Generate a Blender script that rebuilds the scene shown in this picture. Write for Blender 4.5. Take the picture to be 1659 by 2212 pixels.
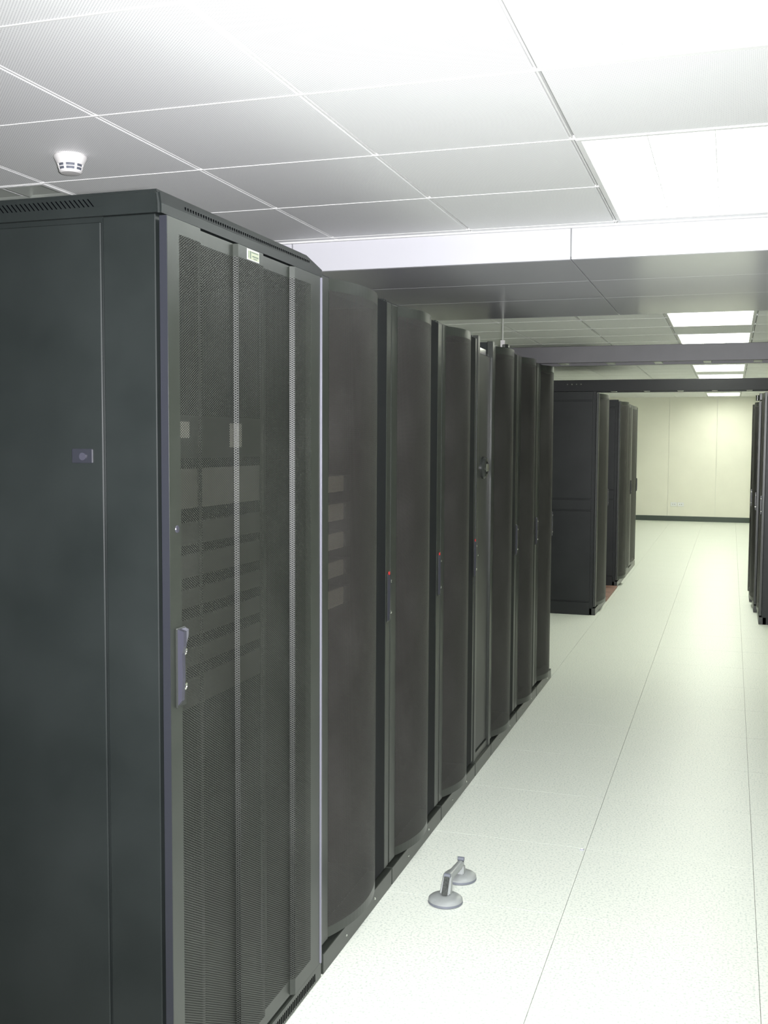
import bpy, bmesh, math, random
from mathutils import Vector, Matrix
for o in list(bpy.data.objects): bpy.data.objects.remove(o, do_unlink=True)
COL = bpy.context.scene.collection
SC = bpy.context.scene
random.seed(7)

# ------------------------------------------------------------------ camera
F_PX, YAW, PITCH, ROLL = 2294.6, -0.3151, -0.0671, 0.0052
CAM = Vector((1.0959, 0.0, 1.5438))
fw = Vector((math.sin(YAW)*math.cos(PITCH), math.cos(YAW)*math.cos(PITCH), math.sin(PITCH)))
rt = Vector((math.cos(YAW), -math.sin(YAW), 0)); up = rt.cross(fw)
r2 = rt*math.cos(ROLL)+up*math.sin(ROLL); u2 = up*math.cos(ROLL)-rt*math.sin(ROLL)
cd = bpy.data.cameras.new('camera'); cam = bpy.data.objects.new('camera', cd); COL.objects.link(cam)
cd.sensor_fit = 'VERTICAL'; cd.sensor_height = 36.0; cd.lens = F_PX*36.0/2212.0
cd.clip_start = 0.02; cd.clip_end = 200
cam.matrix_world = Matrix(((r2.x,u2.x,-fw.x,CAM.x),(r2.y,u2.y,-fw.y,CAM.y),(r2.z,u2.z,-fw.z,CAM.z),(0,0,0,1)))
SC.camera = cam
# ------------------------------------------------------------------ world, exposure
w = bpy.data.worlds.new('world'); SC.world = w; w.use_nodes = True
w.node_tree.nodes['Background'].inputs[0].default_value = (.8,.85,.8,1)
w.node_tree.nodes['Background'].inputs[1].default_value = 0.05
SC.view_settings.view_transform = 'Standard'; SC.view_settings.look = 'None'
SC.view_settings.gamma = 1.0; SC.view_settings.use_curve_mapping = False
SC.view_settings.exposure = 0.0
LAMP_NEAR = (0.94, 1.0, 0.97); LAMP_FAR = (0.97, 1.0, 0.88)
LAMP_NEAR_W, LAMP_FAR_W = 7.5, 14.5
# the picture was taken with the compact camera's own flash, beside the lens
fl = bpy.data.lights.new('camera_flash', 'SPOT'); fl.energy = 1120.0; fl.color = (0.97, 0.97, 1.0); fl.shadow_soft_size = .02
fl.spot_size = math.radians(92); fl.spot_blend = 1.0
flo = bpy.data.objects.new('camera_flash', fl); COL.objects.link(flo)
flo.matrix_world = cam.matrix_world.copy(); flo.location = CAM+r2*.055+u2*.01-fw*.0

# ------------------------------------------------------------------ materials
def nodes_of(name):
    m = bpy.data.materials.new(name); m.use_nodes = True
    nt = m.node_tree; b = nt.nodes['Principled BSDF']
    return m, nt, b
def N(nt, t, **kw):
    n = nt.nodes.new(t)
    for k, v in kw.items(): setattr(n, k, v)
    return n
def math_node(nt, op, a, b=None):
    n = N(nt, 'ShaderNodeMath', operation=op)
    for i, v in enumerate((a, b)):
        if v is None: continue
        if isinstance(v, (int, float)): n.inputs[i].default_value = v
        else: nt.links.new(v, n.inputs[i])
    return n.outputs[0]
def mat(name, col, rough=.5, metal=0., spec=.5, var=0.0, scale=20., dust=0.0, emit=None, bump=0.0):
    m, nt, b = nodes_of(name)
    b.inputs['Base Color'].default_value = (*col, 1); b.inputs['Roughness'].default_value = rough
    b.inputs['Metallic'].default_value = metal; b.inputs['Specular IOR Level'].default_value = spec
    if var or dust:
        tc = N(nt, 'ShaderNodeTexCoord')
        nz = N(nt, 'ShaderNodeTexNoise'); nz.inputs['Scale'].default_value = scale; nz.inputs['Detail'].default_value = 5
        nt.links.new(tc.outputs['Object'], nz.inputs['Vector'])
        rp = N(nt, 'ShaderNodeValToRGB')
        rp.color_ramp.elements[0].position = .3; rp.color_ramp.elements[1].position = .72
        rp.color_ramp.elements[0].color = (*[c*(1-var) for c in col], 1)
        rp.color_ramp.elements[1].color = (*[min(1, c*(1+var)+dust) for c in col], 1)
        nt.links.new(nz.outputs['Fac'], rp.inputs['Fac']); nt.links.new(rp.outputs['Color'], b.inputs['Base Color'])
        if bump:
            bp = N(nt, 'ShaderNodeBump'); bp.inputs['Strength'].default_value = bump; bp.inputs['Distance'].default_value = .002
            nt.links.new(nz.outputs['Fac'], bp.inputs['Height']); nt.links.new(bp.outputs['Normal'], b.inputs['Normal'])
    if emit:
        b.inputs['Emission Color'].default_value = (*emit[0], 1); b.inputs['Emission Strength'].default_value = emit[1]
    return m
def perforated(name, col, pu, pv, t, rough=.5):
    """sheet metal with real see-through holes, laid out in metres on the sheet (UV = arc length, height)"""
    m, nt, b = nodes_of(name)
    b.inputs['Base Color'].default_value = (*col, 1); b.inputs['Roughness'].default_value = rough
    uv = N(nt, 'ShaderNodeUVMap'); sp = N(nt, 'ShaderNodeSeparateXYZ'); nt.links.new(uv.outputs[0], sp.inputs[0])
    cu = math_node(nt, 'COSINE', math_node(nt, 'MULTIPLY', sp.outputs[0], 2*math.pi/pu))
    cv = math_node(nt, 'COSINE', math_node(nt, 'MULTIPLY', sp.outputs[1], 2*math.pi/pv))
    hole = math_node(nt, 'GREATER_THAN', math_node(nt, 'MULTIPLY', cu, cv), t)
    nz = N(nt, 'ShaderNodeTexNoise'); nz.inputs['Scale'].default_value = 3.0; nz.inputs['Detail'].default_value = 4
    nt.links.new(uv.outputs[0], nz.inputs['Vector'])
    rp = N(nt, 'ShaderNodeValToRGB'); rp.color_ramp.elements[0].position = .45; rp.color_ramp.elements[1].position = .75
    rp.color_ramp.elements[0].color = (*col, 1); rp.color_ramp.elements[1].color = (*[c*1.35+.008 for c in col], 1)
    nt.links.new(nz.outputs['Fac'], rp.inputs['Fac']); nt.links.new(rp.outputs['Color'], b.inputs['Base Color'])
    tr = N(nt, 'ShaderNodeBsdfTransparent'); mx = N(nt, 'ShaderNodeMixShader')
    nt.links.new(hole, mx.inputs[0]); nt.links.new(b.outputs[0], mx.inputs[1]); nt.links.new(tr.outputs[0], mx.inputs[2])
    nt.links.new(mx.outputs[0], nt.nodes['Material Output'].inputs['Surface'])
    return m
def perforated_panel(name, col, dark, p, t):
    """ceiling panel: fine dark perforations"""
    m, nt, b = nodes_of(name); b.inputs['Roughness'].default_value = .55
    tc = N(nt, 'ShaderNodeTexCoord'); sp = N(nt, 'ShaderNodeSeparateXYZ'); nt.links.new(tc.outputs['Object'], sp.inputs[0])
    cu = math_node(nt, 'COSINE', math_node(nt, 'MULTIPLY', sp.outputs[0], 2*math.pi/p))
    cv = math_node(nt, 'COSINE', math_node(nt, 'MULTIPLY', sp.outputs[1], 2*math.pi/p))
    hole = math_node(nt, 'GREATER_THAN', math_node(nt, 'MULTIPLY', cu, cv), t)
    mx = N(nt, 'ShaderNodeMix', data_type='RGBA')
    nt.links.new(hole, mx.inputs['Factor']); mx.inputs['A'].default_value = (*col, 1); mx.inputs['B'].default_value = (*dark, 1)
    nt.links.new(mx.outputs['Result'], b.inputs['Base Color'])
    return m
def floor_material():
    m, nt, b = nodes_of('floor_laminate')
    b.inputs['Roughness'].default_value = .40; b.inputs['Specular IOR Level'].default_value = .26
    geo = N(nt, 'ShaderNodeNewGeometry')
    n1 = N(nt, 'ShaderNodeTexNoise'); n1.inputs['Scale'].default_value = 130; n1.inputs['Detail'].default_value = 3
    nt.links.new(geo.outputs['Position'], n1.inputs['Vector'])
    rp = N(nt, 'ShaderNodeValToRGB'); rp.color_ramp.elements[0].position = .33; rp.color_ramp.elements[1].position = .5
    rp.color_ramp.elements[0].color = (.50,.55,.50,1); rp.color_ramp.elements[1].color = (.71,.735,.665,1)
    nt.links.new(n1.outputs['Fac'], rp.inputs['Fac']); nt.links.new(rp.outputs['Color'], b.inputs['Base Color'])
    return m
M = {}
M['floor'] = floor_material()
M['subfloor'] = mat('floor_joint', (.16,.155,.13), .9, spec=.1)
M['panel'] = perforated_panel('perforated_ceiling_panel', (.90,.90,.90), (.60,.60,.61), .0085, .38)
M['panel_far'] = perforated_panel('perforated_ceiling_panel_far', (.90,.90,.90), (.60,.60,.61), .0085, .38)
M['plenum'] = mat('ceiling_backing', (.30,.31,.30), .8)
M['rail'] = mat('ceiling_rail', (.80,.80,.79), .5)
M['soffit'] = mat('soffit_panel', (.63,.625,.665), .2, spec=.85)
M['wall'] = mat('cream_wall', (.86,.85,.74), .6, var=.02, scale=3)
M['wallw'] = mat('white_wall', (.78,.80,.74), .6)
M['baseboard'] = mat('baseboard', (.06,.08,.065), .4)
M['black'] = mat('black_steel', (.0085,.0108,.0105), .36, spec=.30, var=.15, scale=3.2, dust=.004)
M['blackfront'] = mat('black_front_steel', (.020,.023,.019), .32, spec=.5, var=.06, scale=9, dust=.003)
M['edge'] = mat('black_edge', (.016,.017,.022), .30)
M['dark'] = mat('shade_strip', (.005,.006,.007), .7, spec=.2)  # near-black, paints the shade beside the bowed doors
M['meshnear'] = perforated('perforated_door', (.015,.0165,.0135), .0095, .0055, .30)
M['meshcurve'] = perforated('bowed_mesh', (.021,.0195,.018), .0060, .0036, .42, .5)
M['flat'] = mat('flat_door', (.030,.031,.028), .42, var=.08, scale=6, dust=.006)
M['handle'] = mat('handle_black', (.02,.022,.02), .25)
M['handleface'] = mat('handle_face', (.032,.032,.043), .28)
M['handledark'] = mat('handle_dark', (.03,.03,.035), .25)
M['highlight'] = mat('edge_highlight', (.15,.15,.18), .3)  # paler tone painted on for faces that catch the light
M['chrome'] = mat('chrome', (.75,.76,.72), .12, metal=1.)
M['red'] = mat('red_tag', (.28,.012,.012), .4)
M['beige'] = mat('beige_bezel', (.42,.39,.30), .5)
M['greyunit'] = mat('grey_unit', (.045,.045,.038), .5, var=.1, scale=30)
M['topunit'] = mat('top_unit', (.12,.117,.097), .5, var=.1, scale=30)
M['unitdark'] = mat('unit_dark', (.05,.05,.05), .5)
M['tagpaper'] = mat('paper_tag', (.40,.39,.33), .6)
M['sticker'] = mat('sticker', (.30,.32,.23), .4)
M['stickerink'] = mat('sticker_ink', (.09,.12,.095), .5)
M['stickeredge'] = mat('sticker_edge', (.42,.42,.42), .4)
M['white'] = mat('white_plastic', (.72,.70,.69), .4)
M['slot'] = mat('slot_dark', (.001,.001,.0015), .9, spec=.0)
M['detslot'] = mat('detector_slot', (.10,.11,.14), .6)
M['ladder'] = mat('ladder_steel', (.070,.068,.071), .45, var=.08, scale=7)
M['ladderdark'] = mat('ladder_dark', (.012,.013,.014), .5, spec=.3, var=.1, scale=6)
M['rung'] = mat('rung_steel', (.50,.52,.46), .4)
M['cup'] = mat('lifter_grey', (.27,.285,.28), .35, var=.06, scale=40)
M['cuprubber'] = mat('lifter_rubber', (.13,.14,.165), .5)
M['lever'] = mat('lever_worn', (.06,.065,.06), .4, metal=.5, var=.5, scale=120)
M['board'] = mat('red_brown_board', (.22,.12,.09), .6, var=.1, scale=8)
M['troffer'] = mat('troffer_white', (.85,.86,.84), .35)
M['reflector'] = mat('troffer_reflector', (.36,.38,.35), .3, metal=.35)
M['lamp_near'] = mat('lamp_near', (.9,.9,.9), .4, emit=(LAMP_NEAR, LAMP_NEAR_W))
M['lamp_far'] = mat('lamp_far', (.9,.9,.8), .4, emit=(LAMP_FAR, LAMP_FAR_W))
M['tubeoff'] = mat('tube_dim', (.9,.9,.9), .3)
M['scrap'] = mat('scrap', (.35,.35,.40), .5)

# ------------------------------------------------------------------ helpers
def add_box(bm, x0, x1, y0, y1, z0, z1, bev=0.0):
    r = bmesh.ops.create_cube(bm, size=1.0)
    vs = r['verts']
    for v in vs:
        v.co = Vector((x0+(v.co.x+.5)*(x1-x0), y0+(v.co.y+.5)*(y1-y0), z0+(v.co.z+.5)*(z1-z0)))
    if bev > 0:
        es = list({e for v in vs for e in v.link_edges})
        bmesh.ops.bevel(bm, geom=es, offset=bev, segments=1, affect='EDGES')
def add_cyl(bm, p0, p1, r0, r1=None, n=20, cap=True):
    p0, p1 = Vector(p0), Vector(p1); r1 = r0 if r1 is None else r1
    d = (p1-p0); L = d.length
    mtx = Matrix.Translation((p0+p1)/2) @ d.to_track_quat('Z', 'Y').to_matrix().to_4x4()
    bmesh.ops.create_cone(bm, cap_ends=cap, segments=n, radius1=r0, radius2=r1, depth=L, matrix=mtx)
def add_lathe(bm, c, prof, n=32, axis='Z'):
    """prof: list of (r, h); closed on axis when r == 0"""
    rings = []
    for r, h in prof:
        ring = []
        for k in range(n):
            a = 2*math.pi*k/n
            if axis == 'Z': co = (c[0]+r*math.cos(a), c[1]+r*math.sin(a), c[2]+h)
            else: co = (c[0]+h, c[1]+r*math.cos(a), c[2]+r*math.sin(a))
            ring.append(bm.verts.new(co))
        rings.append(ring)
    for a, b in zip(rings[:-1], rings[1:]):
        for k in range(n):
            bm.faces.new((a[k], a[(k+1) % n], b[(k+1) % n], b[k]))
    bm.faces.new(rings[0][::-1]); bm.faces.new(rings[-1])
def add_prism(bm, poly, z0, z1):
    """poly: list of (x,y) extruded from z0 to z1"""
    a = [bm.verts.new((x, y, z0)) for x, y in poly]; b = [bm.verts.new((x, y, z1)) for x, y in poly]
    n = len(poly)
    for k in range(n): bm.faces.new((a[k], a[(k+1) % n], b[(k+1) % n], b[k]))
    bm.faces.new(a[::-1]); bm.faces.new(b)
def boxes(*bs):
    bm = bmesh.new()
    for b in bs: add_box(bm, *b)
    return bm
def obj(name, bm, m, parent=None, smooth=False):
    bmesh.ops.recalc_face_normals(bm, faces=bm.faces[:])
    me = bpy.data.meshes.new(name); bm.to_mesh(me); bm.free()
    me.materials.append(m)
    if smooth:
        for p in me.polygons: p.use_smooth = True
        try: me.set_sharp_from_angle(angle=math.radians(35))
        except Exception: pass
    o = bpy.data.objects.new(name, me); COL.objects.link(o)
    if parent: o.parent = parent
    return o
def sheet(name, prof, z0, z1, m, parent):
    """single sheet following prof [(x,y)], UV in metres"""
    me = bpy.data.meshes.new(name); vs = []; fs = []; uv = []
    s = [0.0]
    for a, b in zip(prof[:-1], prof[1:]): s.append(s[-1]+math.hypot(b[0]-a[0], b[1]-a[1]))
    for (x, y) in prof: vs += [(x, y, z0), (x, y, z1)]
    for k in range(len(prof)-1):
        fs.append((2*k, 2*k+2, 2*k+3, 2*k+1)); uv += [(s[k], z0), (s[k+1], z0), (s[k+1], z1), (s[k], z1)]
    me.from_pydata(vs, [], fs); l = me.uv_layers.new(name='UVMap')
    for i, c in enumerate(uv): l.data[i].uv = c
    me.materials.append(m)
    if len(prof) > 12:
        for p in me.polygons: p.use_smooth = True
    o = bpy.data.objects.new(name, me); COL.objects.link(o); o.parent = parent
    return o
def tag(o, label, cat, group=None):
    o['label'] = label; o['category'] = cat
    if group: o['group'] = group
    return o
def thing(name, label, cat, loc=(0, 0, 0), rz=0.0, group=None):
    o = bpy.data.objects.new(name, None); COL.objects.link(o); o.empty_display_size = .1
    o.location = loc; o.rotation_euler = (0, 0, rz)
    return tag(o, label, cat, group)
def struct(o): o['kind'] = 'structure'; return o
def link_copy(src, name, loc, parent):
    c = src.copy(); c.name = name; c.parent = parent; c.location = loc; COL.objects.link(c); return c

# ------------------------------------------------------------------ room
XL, XR, Y0, Y1 = -4.2, 4.2, -3.4, 21.55
ZC = 2.417
FX, FY = 0.6109, 6.3898          # floor seams
GX, GY = 0.037, 1.954            # ceiling seams (first bay)
GY2 = 6.60                       # ceiling seams past the soffit
SY0, SY1, SZ = 4.42, 6.42, 2.287 # soffit
# floor ---------------------------------------------------------------
floor = struct(obj('floor', boxes((XL, XR, Y0, Y1, -.08, -.006)), M['subfloor']))
def tile_mesh(name, sx, sy, z0, z1, m, bev):
    bm = bmesh.new(); add_box(bm, 0, sx, 0, sy, z0, z1, bev); me = bpy.data.meshes.new(name)
    bmesh.ops.recalc_face_normals(bm, faces=bm.faces[:]); bm.to_mesh(me); bm.free(); me.materials.append(m); return me
g = .0008
fm = tile_mesh('floor_tile', .6-2*g, .6-2*g, -.006, 0, M['floor'], 0)
rest = bmesh.new()
i0 = math.floor((XL-FX)/.6); i1 = math.ceil((XR-FX)/.6); j0 = math.floor((Y0-FY)/.6); j1 = math.ceil((Y1-FY)/.6)
for i in range(i0, i1):
    for j in range(j0, j1):
        x, y = FX+.6*i, FY+.6*j
        seen = (1.2 < y) and (-1.3 < x < 1.7) and not (x+.6 < .03 and y < 6.7)
        full = x >= XL and x+.6 <= XR and y >= Y0 and y+.6 <= Y1
        if seen and full:
            o = bpy.data.objects.new('floor_tile', fm); COL.objects.link(o); o.location = (x+g, y+g, 0); o.parent = floor
        else:
            add_box(rest, max(x+g, XL), min(x+.6-g, XR), max(y+g, Y0), min(y+.6-g, Y1), -.006, 0)
r = obj('floor_tiles', rest, M['floor'], floor); r['kind'] = 'stuff'
# walls ---------------------------------------------------------------
wb = struct(obj('wall_back', boxes((XL, XR, Y1+.02, Y1+.2, -.08, 2.9)), M['wallw']))
k = -6
for k in range(-5, 5):
    x0 = -.067+.893*k; x1 = min(x0+.893, XR); x0 = max(x0, XL)
    if x1-x0 > .05: obj('wall_panel', boxes((x0+.0018, x1-.0018, Y1, Y1+.02, 0, ZC+.05, .001)), M['wall'], wb)
struct(obj('wall_left', boxes((XL-.2, XL, Y0, Y1+.2, -.08, 2.9)), M['wallw']))
struct(obj('wall_right', boxes((XR, XR+.2, Y0, Y1+.2, -.08, 2.9)), M['wallw']))
struct(obj('wall_front', boxes((XL-.2, XR+.2, Y0-.2, Y0, -.08, 2.9)), M['wallw']))
struct(obj('baseboard_back', boxes((XL, XR, Y1-.014, Y1, 0, .098, .003)), M['baseboard']))
# ceiling -------------------------------------------------------------
ceiling = struct(obj('ceiling', boxes((XL, XR, Y0, Y1+.02, 2.62, 2.70)), M['plenum']))
LAMPS = []      # (x0, y0, lit, far)
for y in (-2.25, -.446-.0, 1.354, 3.154): LAMPS.append((GX+.6, y, 1, 0))
LAMPS[0] = (GX+.6, -2.246, 1, 0)
for k in range(8): LAMPS.append((GX+.6, GY2+.6+1.8*k, 1, 1))
LAMPS.append((GX-1.8, 3.154, 0, 0))
def in_lamp(x, y):
    for lx, ly, _, _ in LAMPS:
        if lx-.01 < x < lx+.61 and ly-.01 < y < ly+1.21: return True
    return False
gx, gy = .008, .0022
cm = tile_mesh('ceiling_panel', .6-2*gx, .6-2*gy, 0, .012, M['panel'], .0015)
rest = bmesh.new()
ci0 = math.floor((XL-GX)/.6); ci1 = math.ceil((XR-GX)/.6)
def bay(ya, yb, org, seenf):
    a = math.floor((ya-org)/.6+1e-4); b = math.ceil((yb-org)/.6-1e-4)
    for i in range(ci0, ci1):
        for j in range(a, b):
            x, y = GX+.6*i, org+.6*j
            if in_lamp(x+.3, y+.3): continue
            full = x >= XL and x+.6 <= XR and y >= ya-1e-3 and y+.6 <= yb+1e-3
            if full and seenf(x, y):
                o = bpy.data.objects.new('ceiling_panel', cm); COL.objects.link(o); o.location = (x+gx, y+gy, ZC); o.parent = ceiling
            else:
                xa, xb_, yc, yd = max(x+gx, XL), min(x+.6-gx, XR), max(y+gy, ya), min(y+.6-gy, yb)
                if xb_-xa > .01 and yd-yc > .01: add_box(rest, xa, xb_, yc, yd, ZC, ZC+.012)
bay(Y0, SY0, GY, lambda x, y: y > 1.2 and -2.4 < x < 1.5)
bay(SY1, Y1, GY2, lambda x, y: -1.8 < x < 1.7)
r = obj('ceiling_panels', rest, M['panel_far'], ceiling); r['kind'] = 'stuff'
for ya, yb, org in ((Y0, SY0, GY), (SY1, Y1, GY2)):
    for i in range(ci0+1, ci1):
        x = GX+.6*i
        obj('ceiling_rail', boxes((x-.0042, x+.0012, ya, yb, ZC+.001, ZC+.02), ), M['rail'], ceiling)
        obj('ceiling_backing', boxes((x-.012, x+.012, ya, yb, ZC+.010, ZC+.03)), M['plenum'], ceiling)
    j = math.ceil((ya-org)/.6)
    while org+.6*j < yb:
        y = org+.6*j; j += 1
        obj('ceiling_rail', boxes((XL, XR, y-.0032, y+.0032, ZC-.0015, ZC+.012)), M['rail'], ceiling)
# soffit --------------------------------------------------------------
sof = struct(obj('ceiling_soffit', boxes((XL, XR, SY0+.012, SY1-.012, SZ+.012, 2.62)), M['plenum']))
sx = [-4.2, -3.16, -1.96, -.78, .452, 1.65, 2.85, 4.2]
for a, b in zip(sx[:-1], sx[1:]):
    obj('soffit_face_panel', boxes((a+.0025, b-.0025, SY0, SY0+.012, SZ, ZC+.004, .0015)), M['soffit'], sof)
    obj('soffit_back_panel', boxes((a+.0025, b-.0025, SY1-.012, SY1, SZ, ZC+.004, .0015)), M['soffit'], sof)
    for c, d in ((SY0+.012, 5.03), (5.03, 5.64), (5.64, SY1-.012)):
        obj('soffit_under_panel', boxes((a+.0025, b-.0025, c+.0012, d-.0012, SZ, SZ+.012, .001)), M['soffit'], sof)
struct(obj('trim_1', boxes((XL, XR, SY0-.02, SY0, ZC-.006, ZC+.004)), M['rail']))

# ------------------------------------------------------------------ ceiling lights
def troffer(x0, y0, lit, far, label, group):
    t = thing('ceiling_light', label, 'ceiling light', (x0+.3, y0+.6, ZC), 0, group)
    hx, hy = .290, .592
    bm = boxes((-hx, hx, -hy, hy, .075, .09), (-hx, -hx+.006, -hy, hy, 0, .075), (hx-.006, hx, -hy, hy, 0, .075),
               (-hx, hx, -hy, -hy+.006, 0, .075), (-hx, hx, hy-.006, hy, 0, .075))
    obj('housing', bm, M['troffer'] if lit else M['reflector'], t)
    bm = boxes((-hx-.004, -hx+.012, -hy-.004, hy+.004, -.003, .004), (hx-.012, hx+.004, -hy-.004, hy+.004, -.003, .004),
               (-hx+.012, hx-.012, -hy-.004, -hy+.012, -.003, .004), (-hx+.012, hx-.012, hy-.012, hy+.004, -.003, .004))
    obj('frame', bm, M['rail'], t)
    if lit:
        obj('lamp_panel', boxes((-hx+.02, hx-.02, -hy+.012, hy-.012, .030, .036)), M['lamp_far'] if far else M['lamp_near'], t)
        for fx in (-.093, .093): obj('louver_fin', boxes((fx-.0015, fx+.0015, -hy+.006, hy-.006, .004, .024)), M['troffer'], t)
        bm = bmesh.new()
        for q in range(1, 12): add_box(bm, -hx+.006, hx-.006, -hy+q*hy/6-.0008, -hy+q*hy/6+.0008, .012, .024)
        obj('louver_blades', bm, M['troffer'], t)
    else:
        for fx in (-.192, 0, .192):
            bm = bmesh.new()     # parabolic trough
            pr = [(fx+.094*math.sin(a), .068-.060*(abs(math.sin(a))**1.6)) for a in [(-1+q/8)*math.pi/2 for q in range(17)]]
            a_ = [bm.verts.new((x, -hy+.01, z)) for x, z in pr]; b_ = [bm.verts.new((x, hy-.01, z)) for x, z in pr]
            for q in range(16): bm.faces.new((a_[q], a_[q+1], b_[q+1], b_[q]))
            obj('reflector', bm, M['reflector'], t, True)
            bm = bmesh.new(); add_cyl(bm, (fx, -hy+.03, .05), (fx, hy-.03, .05), .013, n=14)
            obj('tube', bm, M['tubeoff'], t, True)
        bm = bmesh.new()
        for q in range(1, 6): add_box(bm, -hx+.006, hx-.006, -hy+q*hy/3-.001, -hy+q*hy/3+.001, .004, .016)
        obj('louver_blades', bm, M['reflector'], t)
    return t
LL = ['lit louvred ceiling light at the closed end of the aisle', 'lit louvred ceiling light over the aisle entrance',
      'lit louvred ceiling light diagonally over the wide ridged-door cabinet', 'large lit louvred ceiling light touching the white soffit',
      'lit ceiling light between the soffit and the grey cable ladder', 'lit ceiling light between the two cable ladders, next to the grey ladder',
      'lit ceiling light over the aisle beside the reddish floor board', 'lit ceiling light above the group of cabinets past the reddish board',
      'lit ceiling light just beyond the last cabinets of the aisle', 'lit ceiling light over the open floor, third from the cream back wall',
      'lit ceiling light over the open floor, second from the cream back wall', 'lit ceiling light next to the cream back wall',
      'dark louvred ceiling light above the top of the wide ridged-door cabinet']
for (x, y, lit, far), lb in zip(LAMPS, LL): troffer(x, y, lit, far, lb, 'louvred ceiling lights')

# ------------------------------------------------------------------ wide near cabinet
def near_cabinet():
    y0, w_, D = 1.897, .867, 1.0
    t = thing('server_cabinet', 'wide black server cabinet with ridged perforated door and white sticker at row end', 'cabinet', (0, y0, 0), 0, 'server cabinets')
    Y = lambda y: y-y0
    # body shell
    bm = boxes((-D, -D+.02, 0, w_, .05, 1.993), (-D+.02, -.006, w_-.02, w_, .05, 1.993), (-D+.02, -.006, .004, .02, .05, 1.993),
               (-D+.02, -.006, .02, w_-.02, .05, .08), (-D+.02, -.006, .02, w_-.02, 1.96, 1.993))
    obj('body', bm, M['black'], t)
    obj('corner_post', boxes((-.124, -.004, 0, .03, .05, 1.9925, .0018)), M['black'], t)
    sp = obj('side_panel', boxes((-D+.03, -.1275, -.003, .012, .07, 1.982, .002)), M['black'], t)
    lx = -.175
    obj('latch', boxes((lx-.026, lx+.024, -.006, -.002, 1.494, 1.524, .0015)), M['edge'], sp)
    bm = bmesh.new(); add_cyl(bm, (lx+.002, -.005, 1.508), (lx+.002, -.0095, 1.508), .008, n=16)
    obj('latch_button', bm, M['handleface'], sp)
    obj('plinth', boxes((-D, .0125, 0, w_, 0, .05, .003)), M['blackfront'], t)
    bm = bmesh.new()
    for q in range(70): add_box(bm, .0115, .0131, .04+q*.0112, .045+q*.0112, .012, .034)
    v = obj('plinth_slots', bm, M['slot'], t); v['kind'] = 'stuff'
    # vented cap with chamfered edges
    bm = bmesh.new()
    lo = [(-D-.008, -.006), (.010, -.006), (.010, w_+.004), (-D-.008, w_+.004)]
    hi = [(-D+.02, -.003), (.004, -.003), (.002, w_-.10), (-D+.02, w_-.10)]
    rows = [[bm.verts.new((x, y, 1.993)) for x, y in lo], [bm.verts.new((x, y, 2.012)) for x, y in lo], [bm.verts.new((x, y, 2.041)) for x, y in hi]]
    for ra, rb in zip(rows[:-1], rows[1:]):
        for q in range(4): bm.faces.new((ra[q], ra[(q+1) % 4], rb[(q+1) % 4], rb[q]))
    bm.faces.new(rows[0][::-1]); bm.faces.new(rows[2])
    bm.edges.ensure_lookup_table()
    es = [e for e in bm.edges if all(v.co.z > 2.03 for v in e.verts)]+[e for e in bm.edges if all(v.co.x > 0 and v.co.y < .1 for v in e.verts)]
    bmesh.ops.bevel(bm, geom=es, offset=.007, segments=3, affect='EDGES')
    cap = obj('top_cap', bm, M['black'], t)
    bm = bmesh.new()
    for q in range(46):
        x = -.148-.0108*q
        if x < -.75: break
        vs = [(x+.006, 2.012), (x+.0085, 2.012), (x-.006, 2.028), (x-.0085, 2.028)]
        a = [bm.verts.new((px, -.0066+(pz-2.012)*.06, pz)) for px, pz in vs]; b = [bm.verts.new((px, -.004, pz)) for px, pz in vs]
        for k_ in range(4): bm.faces.new((a[k_], a[(k_+1) % 4], b[(k_+1) % 4], b[k_]))
        bm.faces.new(a); bm.faces.new(b)
    v = obj('vent_slots', bm, M['slot'], cap); v['kind'] = 'stuff'
    bm = bmesh.new()
    for q in range(60):
        y = .10+.0115*q
        if y > w_-.08: break
        add_box(bm, .0045, .0088, y, y+.0032, 2.015, 2.0235)
    v = obj('front_vent_slots', bm, M['slot'], cap); v['kind'] = 'stuff'
    # folded perforated door
    P = [(.023, 1.897), (.023, 2.036), (.011, 2.046), (.011, 2.214), (.023, 2.2165), (.023, 2.352), (.011, 2.362), (.011, 2.538), (.023, 2.5455), (.023, 2.722)]
    P = [(x, Y(y)) for x, y in P]
    def slab(prof, z0, z1):
        bm = bmesh.new()
        add_prism(bm, prof+[(x-.006 if 0 else .0075 if x > .015 else .006, y) for x, y in prof[::-1]], z0, z1); return bm
    def cut(a, b):
        out = []
        a, b = Y(a), Y(b)
        for (x0, ya), (x1, yb) in zip(P[:-1], P[1:]):
            for t_ in (0, 1):
                pass
        pts = [(x, y) for x, y in P if a < y < b]
        return [(P_at(a), a)]+pts+[(P_at(b), b)]
    def P_at(y):
        for (xa, ya), (xb, yb) in zip(P[:-1], P[1:]):
            if ya <= y <= yb: return xa+(xb-xa)*(y-ya)/max(1e-9, yb-ya)
        return .023
    d = obj('door', slab(P, 1.958, 1.987), M['blackfront'], t)
    bmx = slab(P, .062, .105); obj('door_bottom_band', bmx, M['blackfront'], d)
    obj('door_margin', boxes((.0075, .023, 0, Y(1.944), .105, 1.958)), M['blackfront'], d)
    obj('door_margin', boxes((.0075, .023, Y(2.655), Y(2.722), .105, 1.958)), M['blackfront'], d)
    obj('door_edge', boxes((.006, .0226, -.0015, .0, .062, 1.987)), M['edge'], d)
    sheet('door_mesh', cut(1.944, 2.655), .105, 1.958, M['meshnear'], d)
    # far-side edge strip, painted pale for the light it catches
    obj('edge_highlight', boxes((.004, .0262, Y(2.7265), Y(2.731), .062, 1.985)), M['highlight'], t)
    # swing handle
    hz0, hz1 = 1.004, 1.152
    bm = bmesh.new()
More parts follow.
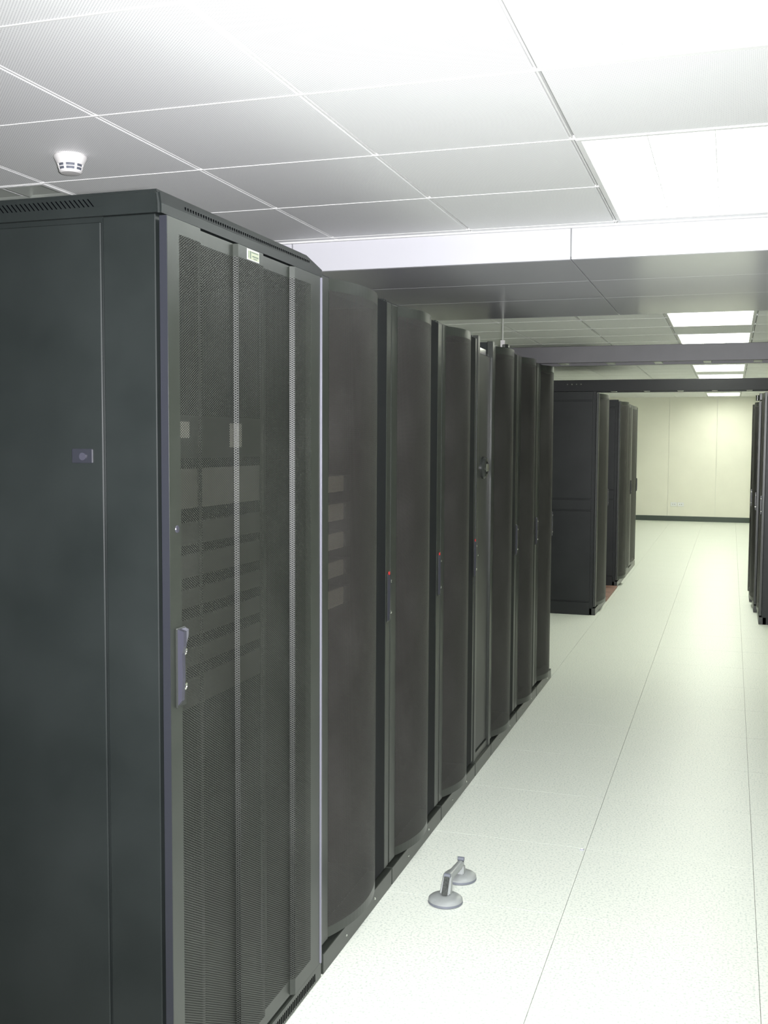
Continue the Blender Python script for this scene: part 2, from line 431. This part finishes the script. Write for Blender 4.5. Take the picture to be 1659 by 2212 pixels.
    add_box(bm, .023, .029, .016, .054, hz0-.012, hz1+.006, .002)
    h = obj('handle_plate', bm, M['handle'], d)
    bm = bmesh.new()
    prof = [(.029, hz0-.006), (.037, hz0+.004), (.040, hz0+.05), (.039, hz1-.045), (.043, hz1-.030), (.043, hz1), (.029, hz1+.004)]
    a = [bm.verts.new((x, .018, z)) for x, z in prof]; b = [bm.verts.new((x, .030, z)) for x, z in prof]
    for q in range(len(prof)): bm.faces.new((a[q], a[(q+1) % 7], b[(q+1) % 7], b[q]))
    bm.faces.new(a); bm.faces.new(b[::-1])
    obj('swing_handle', bm, M['handleface'], d)
    bm = bmesh.new()
    vs = [bm.verts.new(p) for p in ((.029, .030, hz1-.030), (.043, .030, hz1-.026), (.043, .030, hz1), (.029, .030, hz1+.003), (.029, .052, hz1-.012), (.036, .052, hz1-.012), (.036, .052, hz1), (.029, .052, hz1+.003))]
    for f in ((0, 1, 2, 3), (7, 6, 5, 4), (0, 4, 5, 1), (1, 5, 6, 2), (2, 6, 7, 3), (3, 7, 4, 0)): bm.faces.new([vs[q] for q in f])
    obj('handle_tip', bm, M['highlight'], d)  # pale wedge, a highlight on the handle put into its colour
    for z in (hz0+.030, hz1-.045):
        bm = bmesh.new(); add_lathe(bm, (.029, .043, z), [(.008, 0), (.008, .004), (.0055, .0048), (.0045, .0025)], 18, 'X')
        obj('lock_cylinder', bm, M['chrome'], d, True)
    bm = bmesh.new(); add_lathe(bm, (.023, .030, 1.361), [(.008, 0), (.007, .002), (.001, .0025)], 18, 'X')
    obj('lock_cover', bm, M['handleface'], d, True)
    # sticker
    sy0, sy1, sz0, sz1 = Y(2.262), Y(2.328), 1.960, 1.985
    s = obj('sticker', boxes((.023, .0234, sy0, sy1, sz0, sz1)), M['stickeredge'], d)
    bm = boxes((.0234, .0236, sy0+.004, sy1-.002, sz0+.002, sz1-.003))
    obj('sticker_print', bm, M['sticker'], s if False else d)
    bm = boxes((.0236, .0238, sy0+.007, sy0+.010, sz0+.005, sz1-.005), (.0236, .0238, sy0+.015, sy0+.021, sz0+.004, sz1-.004),
               (.0236, .0238, sy0+.024, sy1-.006, sz1-.007, sz1-.0045), (.0236, .0238, sy0+.028, sy1-.005, sz0+.009, sz0+.012),
               (.0236, .0238, sy0+.034, sy1-.012, sz0+.0045, sz0+.0065))
    obj('sticker_ink', bm, M['stickerink'], d)
    # mounting rails with paper tags behind the door
    for y in (2.085, 2.605): obj('mounting_rail', boxes((-.11, -.095, Y(y)-.02, Y(y)+.02, .08, 1.96)), M['black'], t)
    obj('cross_bar', boxes((-.11, -.095, Y(2.105), Y(2.585), 1.50, 1.60)), M['black'], t)
    for y in (2.165, 2.442): obj('paper_tag', boxes((-.095, -.0945, Y(y)-.034, Y(y)+.034, 1.525 if y > 2.3 else 1.548, 1.585)), M['tagpaper'], t)
    return t
near_cabinet()
for k_, (z, hgt) in enumerate(((1.385, .098), (1.30, .06), (1.225, .06), (1.155, .05), (1.085, .05), (1.015, .05), (.92, .075))):
    lb = ('tall topmost grey unit behind the ridged door' if k_ == 0 else 'grey unit behind the ridged door, below the topmost by %s' % (['', 'one', 'two', 'three', 'four', 'five', 'six', 'seven'][k_]))
    u = thing('rack_unit', lb, 'rack unit', (-.09, 2.12, z), 0, 'grey units in the wide cabinet')
    obj('chassis', boxes((-.55, -.004, .01, .44, 0, hgt-.012)), M['unitdark'], u)
    obj('bezel', boxes((-.004, .002, 0, .45, 0, hgt-.006, .001)), M['topunit' if k_ == 0 else 'greyunit'], u)

# ------------------------------------------------------------------ bowed-mesh cabinets
def door_handle(d, yc, zc=1.013, red=False, half=.083, sgn=1):
    obj('handle_plate', boxes((.0, .004, yc-.011, yc+.013, zc-half, zc+half, .0015)), M['handle'], d)
    bm = bmesh.new()
    prof = [(.004, zc-half+.004), (.011, zc-half+.008), (.013, zc), (.012, zc+half-.006), (.004, zc+half-.003)]
    a = [bm.verts.new((x, yc-.009, z)) for x, z in prof]; b = [bm.verts.new((x, yc+.003, z)) for x, z in prof]
    for q in range(5): bm.faces.new((a[q], a[(q+1) % 5], b[(q+1) % 5], b[q]))
    bm.faces.new(a); bm.faces.new(b[::-1])
    obj('swing_handle', bm, M['edge'], d)
    for z in (zc-half+.032, zc+half-.028):
        bm = bmesh.new(); add_lathe(bm, (.004, yc+.008, z), [(.006, 0), (.006, .006), (.003, .009)], 12, 'X')
        obj('lock_cylinder', bm, M['chrome'], d, True)
    if red: obj('red_tag', boxes((.004, .009, yc-.006, yc+.005, zc+half-.006, zc+half+.006, .0015)), M['red'], d)
def bowed_cabinet(y0, a, b, c, y1, label, H=2.018, D=1.0, sag=.045, red=False, loc=None, rz=0, side_seams=False, toe=.0125):
    t = thing('server_cabinet', label, 'cabinet', loc or (0, y0, 0), rz, 'server cabinets')
    W_ = y1-y0-.003; a, b, c = a-y0, b-y0+.018, c-y0
    bm = boxes((-D, -D+.02, 0, W_, .0, H), (-D+.02, -.032, 0, .015, .0, H), (-D+.02, -.032, W_-.015, W_, .0, H),
               (-D+.02, -.032, .015, W_-.015, .0, .06), (-D+.02, -.032, .015, W_-.015, H-.03, H))
    obj('body', bm, M['black'], t)
    obj('plinth', boxes((-.06, toe, 0, W_, 0, .062, .002)), M['blackfront'], t)
    obj('front_post', boxes((-.032, -.022, .0, .018, .062, H, .001)), M['black'], t)
    obj('front_post', boxes((-.032, -.022, W_-.018, W_, .062, H, .001)), M['black'], t)
    for yy in (W_*.3, W_*.72):
        bm = bmesh.new(); add_lathe(bm, (toe, yy, .03), [(.004, 0), (.003, .002)], 10, 'X'); obj('plinth_screw', bm, M['chrome'], t)
    if side_seams:
        # removable side panels on the exposed end
        for z0, z1 in ((.0, .115), (.125, .93), (.94, 1.03), (1.04, 1.90), (1.91, H)):
            obj('side_panel', boxes((-D+.03, -.05, -.010, 0, z0, z1, .002)), M['black'], t)
    dz0, dz1 = .075, H-.016
    def arc(n, e=0.0):
        pts = []
        for q in range(n+1):
            s = q/n; y = a+(b-a)*s
            pts.append(((sag+e)*(1-(2*s-1)**2)+e*0, y))
        return pts
    ar = arc(20)
    d = obj('door', boxes((-.020, .0, .002, a, dz0, dz1, .0015)), M['blackfront'], t)
    obj('door_lock_strip', boxes((-.020, .0, c, W_-.003, dz0, dz1, .0015)), M['blackfront'], d)
    obj('door_shade_strip', boxes((-.020, -.0015, b, c, dz0, dz1)), M['dark'], d)  # flush door strip, shade behind the bow painted as its colour
    for z0, z1, nm in ((dz1-.034, dz1, 'door_top_band'), (dz0+.004, dz0+.034, 'door_bottom_band')):
        bm = bmesh.new(); add_prism(bm, ar+[(-.018, b), (-.018, a)], z0, z1)
        obj(nm, bm, M['blackfront'], d)
    sheet('door_mesh', ar, dz0+.034, dz1-.034, M['meshcurve'], d)
    door_handle(d, (c+W_)/2-.004, red=red)
    return t
RW = [(2.779, 2.848, 3.262, 3.385, 3.433, 'black cabinet with bowed mesh door showing five beige units, beside the ridged-door cabinet', True),
      (3.437, 3.502, 3.890, 4.034, 4.094, 'second bowed-mesh cabinet counted from the wide ridged-door cabinet', True),
      (4.098, 4.151, 4.515, 4.668, 4.698, 'bowed-mesh cabinet directly before the narrow flat-door cabinet', True),
      (5.042, 5.095, 5.462, 5.632, 5.690, 'bowed-mesh cabinet directly past the narrow flat-door cabinet', False),
      (5.694, 5.772, 6.085, 6.250, 6.318, 'bowed-mesh cabinet next to last in the long row', False),
      (6.322, 6.393, 6.715, 6.815, 6.870, 'last bowed-mesh cabinet of the long row, under the grey cable ladder', False)]
for (y0, a, b, c, y1, lb, red) in RW: bowed_cabinet(y0, a, b, c, y1, lb, red=red)
# beige units inside the first bowed cabinet
for k_, (zt, zb) in enumerate(((1.430, 1.380), (1.341, 1.288), (1.248, 1.197), (1.157, 1.108), (1.067, 1.012))):
    u = thing('drive_unit', 'beige drive unit behind bowed mesh, %s of the five from the top' % ['first', 'second', 'third', 'fourth', 'fifth'][k_], 'rack unit', (-.1, 2.87, zb), 0, 'beige units in the bowed cabinet')
    hgt = zt-zb
    obj('chassis', boxes((-.5, -.004, .0, .43, 0, hgt)), M['unitdark'], u)
    obj('bezel', boxes((-.004, .003, .0, .365, 0, hgt, .001)), M['beige'], u)
    obj('latch', boxes((-.004, .005, .37, .385, hgt*.3, hgt*.8)), M['unitdark'], u)
    obj('bezel_end', boxes((-.004, .003, .39, .43, 0, hgt, .001)), M['greyunit'], u)

# ------------------------------------------------------------------ narrow flat-door cabinet
def narrow_cabinet():
    y0, y1, H, D = 4.702, 5.038, 2.018, 1.0
    t = thing('server_cabinet', 'narrow flat-door cabinet with round chrome lock between bowed-mesh cabinets', 'cabinet', (0, y0, 0), 0, 'server cabinets')
    W_ = y1-y0
    obj('body', boxes((-D, -.022, 0, W_, 0, H-.06)), M['black'], t)
    obj('plinth', boxes((-.06, .0125, 0, W_, 0, .062, .002)), M['blackfront'], t)
    obj('front_post', boxes((-.022, .004, 0, .036, .062, H, .0015)), M['blackfront'], t)
    obj('front_post', boxes((-.022, .006, W_-.036, W_, .062, H, .0015)), M['blackfront'], t)
    d = obj('door', boxes((-.020, -.006, .040, W_-.040, .10, H-.075, .002)), M['flat'], t)
    obj('kick_panel', boxes((-.020, .0, .036, W_-.036, .062, .096, .001)), M['blackfront'], t)
    obj('top_bracket', boxes((-.03, -.01, .10, .22, H-.075, H-.045, .002)), M['chrome'], t)
    bm = bmesh.new(); add_lathe(bm, (-.006, W_/2-.01, 1.42), [(.052, 0), (.052, .010), (.044, .020), (.030, .022), (.028, .014)], 28, 'X')
    obj('lock_rose', bm, M['handle'], d, True)
    obj('lock_lever', boxes((.008, .020, W_/2-.028, W_/2+.016, 1.402, 1.440, .003)), M['chrome'], d)
    bm = bmesh.new(); add_lathe(bm, (-.006, .062, 1.02), [(.005, 0), (.005, .006), (.002, .008)], 12, 'X'); obj('lock_cylinder', bm, M['chrome'], d, True)
narrow_cabinet()

# ------------------------------------------------------------------ far-left row
def shift(v, dy): return tuple(x+dy for x in v)
def far_cab(y0, y1, label, **kw):
    w_ = y1-y0
    return bowed_cabinet(y0, y0+.07, y0+w_-.20, y0+w_-.07, y1, label, loc=(-.02, y0, 0), H=1.985, toe=.001, **kw)
far_cab(9.50, 10.34, 'dark cabinet with seamed end panels carrying the dark cable ladder, beside the reddish board', side_seams=True)
far_cab(11.42, 12.10, 'dark cabinet standing directly past the reddish board', side_seams=True, sag=.06)
far_cab(12.104, 12.80, 'dark cabinet between others in the group past the reddish board', sag=.02)
far_cab(12.804, 13.60, 'dark cabinet ending the group past the reddish board', sag=.02)
b = thing('floor_board', 'reddish brown board on the floor filling the gap between dark cabinets', 'board', (-.9, 10.36, 0))
obj('board_top', boxes((0, .885, 0, 1.04, 0, .022, .003)), M['board'], b)
for q in (0.2, .52, .84): obj('board_groove', boxes((.02, .865, q-.003, q+.003, .022, .0235)), M['unitdark'], b)

# ------------------------------------------------------------------ right row (faces the aisle from the other side)
def right_cab(xf, y0, y1, label, sag, **kw):
    w_ = y1-y0
    return bowed_cabinet(0, .07, w_-.20, w_-.07, w_, label, loc=(xf, y1, 0), rz=math.pi, sag=sag, toe=.001, **kw)
right_cab(1.355, 9.50, 10.12, 'black cabinet across the aisle with the dark cable ladder resting on it', .012, H=1.985)
right_cab(1.325, 10.16, 10.80, 'black cabinet with brownish bowed door next to the ladder-bearing cabinet', .03, H=1.93)
right_cab(1.300, 10.83, 11.20, 'narrow black cabinet ending the short row across the aisle', .015, H=1.93)
tb = thing('clamp_block', 'black clamp with chrome fitting on top of short-row cabinet', 'clamp', (1.36, 10.45, 1.93))
obj('block', boxes((-.03, .05, -.08, .08, 0, .065, .004)), M['handle'], tb)
bm = bmesh.new(); add_cyl(bm, (-.045, 0, .0), (-.045, 0, .05), .016, n=16); obj('fitting', bm, M['chrome'], tb, True)

# ------------------------------------------------------------------ cable ladders
def ladder(y, z, x0, x1, pitch, first, label, rods, studs, rm='ladder'):
    t = thing('cable_ladder', label, 'cable ladder', (0, y, z), 0, 'overhead cable ladders')
    for yy in (0, .28): obj('side_rail', boxes((x0, x1, yy, yy+.012, 0, .10, .002)), M[rm], t)
    for yy, s in ((.012, 1), (.28, -1)):
        for zz in (.0, .096): obj('rail_flange', boxes((x0, x1, min(yy, yy+s*.018), max(yy, yy+s*.018), zz, zz+.004)), M[rm], t)
    x = first
    while x < x1:
        obj('rung', boxes((x-.024, x+.024, .012, .28, .004, .022, .002)), M['rung'], t); x += pitch
    for xr in rods:
        bm = boxes((xr-.014, xr+.014, .13, .142, .0, .16, .001)); obj('hanger_strap', bm, M['white'], t)
        bm = bmesh.new(); add_cyl(bm, (xr, .136, .16), (xr, .136, ZC-z), .006, n=10); obj('hanger_rod', bm, M['rung'], t, True)
    for sx_ in studs:
        bm = bmesh.new(); add_cyl(bm, (sx_, .001, .062), (sx_, -.008, .062), .010, .006, n=12); obj('bolt', bm, M['chrome'], t, True)
    return t
l1 = ladder(6.55, 2.022, -1.4, 3.3, .288, -1.07, 'grey cable ladder bridging the aisle from the long cabinet row', (-.298, 2.9), ())
obj('clamp', boxes((-.272, -.236, .0, .05, .10, .122, .003)), M['handle'], l1)
bm = bmesh.new(); add_cyl(bm, (-.262, -.004, .112), (-.262, .0, .112), .008, n=10); obj('clamp_bolt', bm, M['chrome'], l1)
l2 = ladder(9.52, 1.987, -1.2, 3.0, .288, -1.07, 'dark cable ladder bridging the aisle next to the reddish floor board', (), (-.30, -.26, -.22, -.18), 'ladderdark')

# ------------------------------------------------------------------ double suction lifter
sl = thing('suction_lifter', 'grey double-cup suction lifter lying on the white floor tiles', 'suction lifter', (0, 0, 0))
A, B = Vector((.224, 3.362, 0)), Vector((.224, 3.562, 0))
sl.location = A; B = B-A; A = Vector((0, 0, 0))
ax = (B-A).normalized(); side = Vector((-ax.y, ax.x, 0)); ZU = Vector((0, 0, 1))
for P_ in (A, B):
    bm = bmesh.new(); add_lathe(bm, P_, [(.055, 0), (.0585, .003), (.0575, .010), (.052, .012)], 40); obj('rubber_cup', bm, M['cuprubber'], sl, True)
    bm = bmesh.new(); add_lathe(bm, P_, [(.0575, .009), (.057, .015), (.051, .020), (.036, .0235), (.022, .0265), (.004, .027)], 40); obj('cup_plate', bm, M['cup'], sl, True)
def strut(name, p0, p1, wd0, wd1, th0, th1, m, bev=.004):
    """tapered bar from p0 to p1, wd across the lifter, th along its run"""
    bm = bmesh.new(); u_ = (p1-p0).normalized(); nr = u_.cross(side).normalized(); vs = []
    for e, wd, th in ((p0, wd0, th0), (p1, wd1, th1)):
        for sa, sb in ((-1, -1), (1, -1), (1, 1), (-1, 1)): vs.append(bm.verts.new(e+side*(wd*sa/2)+nr*(th*sb/2)))
    for f in ((3, 2, 1, 0), (4, 5, 6, 7), (0, 1, 5, 4), (1, 2, 6, 5), (2, 3, 7, 6), (3, 0, 4, 7)): bm.faces.new([vs[q] for q in f])
    bmesh.ops.bevel(bm, geom=bm.edges[:], offset=bev, segments=2, affect='EDGES')
    return obj(name, bm, m, sl, True)
strut('bracket', A+ax*.004+ZU*.022, A+ax*.036+ZU*.076, .036, .027, .040, .026, M['cup'])
strut('bracket', B-ax*.004+ZU*.022, B+ax*.002+ZU*.054, .038, .028, .044, .030, M['cup'])
bm = bmesh.new(); add_cyl(bm, A+ax*.030+ZU*.070, B+ax*.004+ZU*.052, .0140, .0135, n=22); obj('handle_bar', bm, M['cup'], sl, True)
strut('lever', A-ax*.018+ZU*.030, A+ax*.020+ZU*.084, .021, .019, .007, .007, M['lever'], .0025)
bm = bmesh.new(); add_cyl(bm, A+ax*.022+ZU*.083-side*.0105, A+ax*.022+ZU*.083+side*.0105, .0075, n=16); obj('lever_tip', bm, M['cuprubber'], sl, True)
strut('lever', B+ax*.026+ZU*.030, B+ax*.016+ZU*.066, .018, .016, .007, .007, M['lever'], .0025)
bm = bmesh.new(); add_cyl(bm, B+ax*.014+ZU*.068-side*.011, B+ax*.014+ZU*.068+side*.011, .0075, n=16); obj('lever_tip', bm, M['cuprubber'], sl, True)

# ------------------------------------------------------------------ smoke detector
sd = thing('smoke_detector', 'white round smoke detector on the perforated ceiling', 'smoke detector', (-.866, 2.878, ZC))
bm = bmesh.new(); add_lathe(bm, (0, 0, 0), [(.046, 0), (.050, -.004), (.050, -.010), (.040, -.030)], 36); obj('base', bm, M['white'], sd, True)
bm = bmesh.new(); add_lathe(bm, (0, 0, 0), [(.0365, -.030), (.0335, -.047)], 36); obj('sensor_core', bm, M['detslot'], sd, True)
bm = bmesh.new()
for z0, z1, r0, r1 in ((-.0375, -.0400, .0385, .0375),): add_lathe(bm, (0, 0, 0), [(r0-.004, z0), (r0, z0), (r1, z1), (r1-.004, z1)], 36)
obj('slot_ring', bm, M['white'], sd, True)
bm = bmesh.new()
for q in range(7):
    a = 2*math.pi*q/7+.35
    vs = []
    for z, r_ in ((-.029, .0405), (-.048, .0345)):
        for da, dr in ((-.10, 0), (.10, 0), (.10, -.004), (-.10, -.004)): vs.append(bm.verts.new(((r_+dr)*math.cos(a+da), (r_+dr)*math.sin(a+da), z)))
    for f in ((0, 1, 2, 3), (7, 6, 5, 4), (0, 4, 5, 1), (1, 5, 6, 2), (2, 6, 7, 3), (3, 7, 4, 0)): bm.faces.new([vs[i] for i in f])
obj('slot_ribs', bm, M['white'], sd)
bm = bmesh.new(); add_lathe(bm, (0, 0, 0), [(.0345, -.047), (.0345, -.051), (.030, -.055), (.018, -.056)], 36); obj('cap', bm, M['white'], sd, True)
a = math.radians(-52)
bm = bmesh.new(); cx, cy = math.cos(a), math.sin(a)
add_cyl(bm, (.049*cx, .049*cy, -.010), (.041*cx, .041*cy, -.027), .004, n=10); obj('indicator', bm, M['white'], sd, True)

# ------------------------------------------------------------------ wall socket, scrap
ws = thing('wall_socket', 'white double socket plate low on the cream back wall', 'socket', (.117, Y1, .327))
for x in (-.066, .066):
    p = obj('plate', boxes((x-.060, x+.060, -.009, 0, -.040, .040, .003)), M['troffer'], ws)
    for xx in (-.018, .018): obj('slot', boxes((x+xx-.004, x+xx+.004, -.0095, -.008, -.010, .010)), M['detslot'], p)
sc = thing('plastic_scrap', 'tiny grey plastic scrap at a floor tile corner', 'scrap', (.597, 3.97, 0), .3)
bm = bmesh.new(); add_prism(bm, [(-.008, -.003), (.006, -.005), (.009, .002), (-.004, .004)], 0, .004); obj('chip', bm, M['scrap'], sc)
obj('chip_flange', boxes((-.003, .004, -.001, .0015, .004, .007)), M['white'], sc)
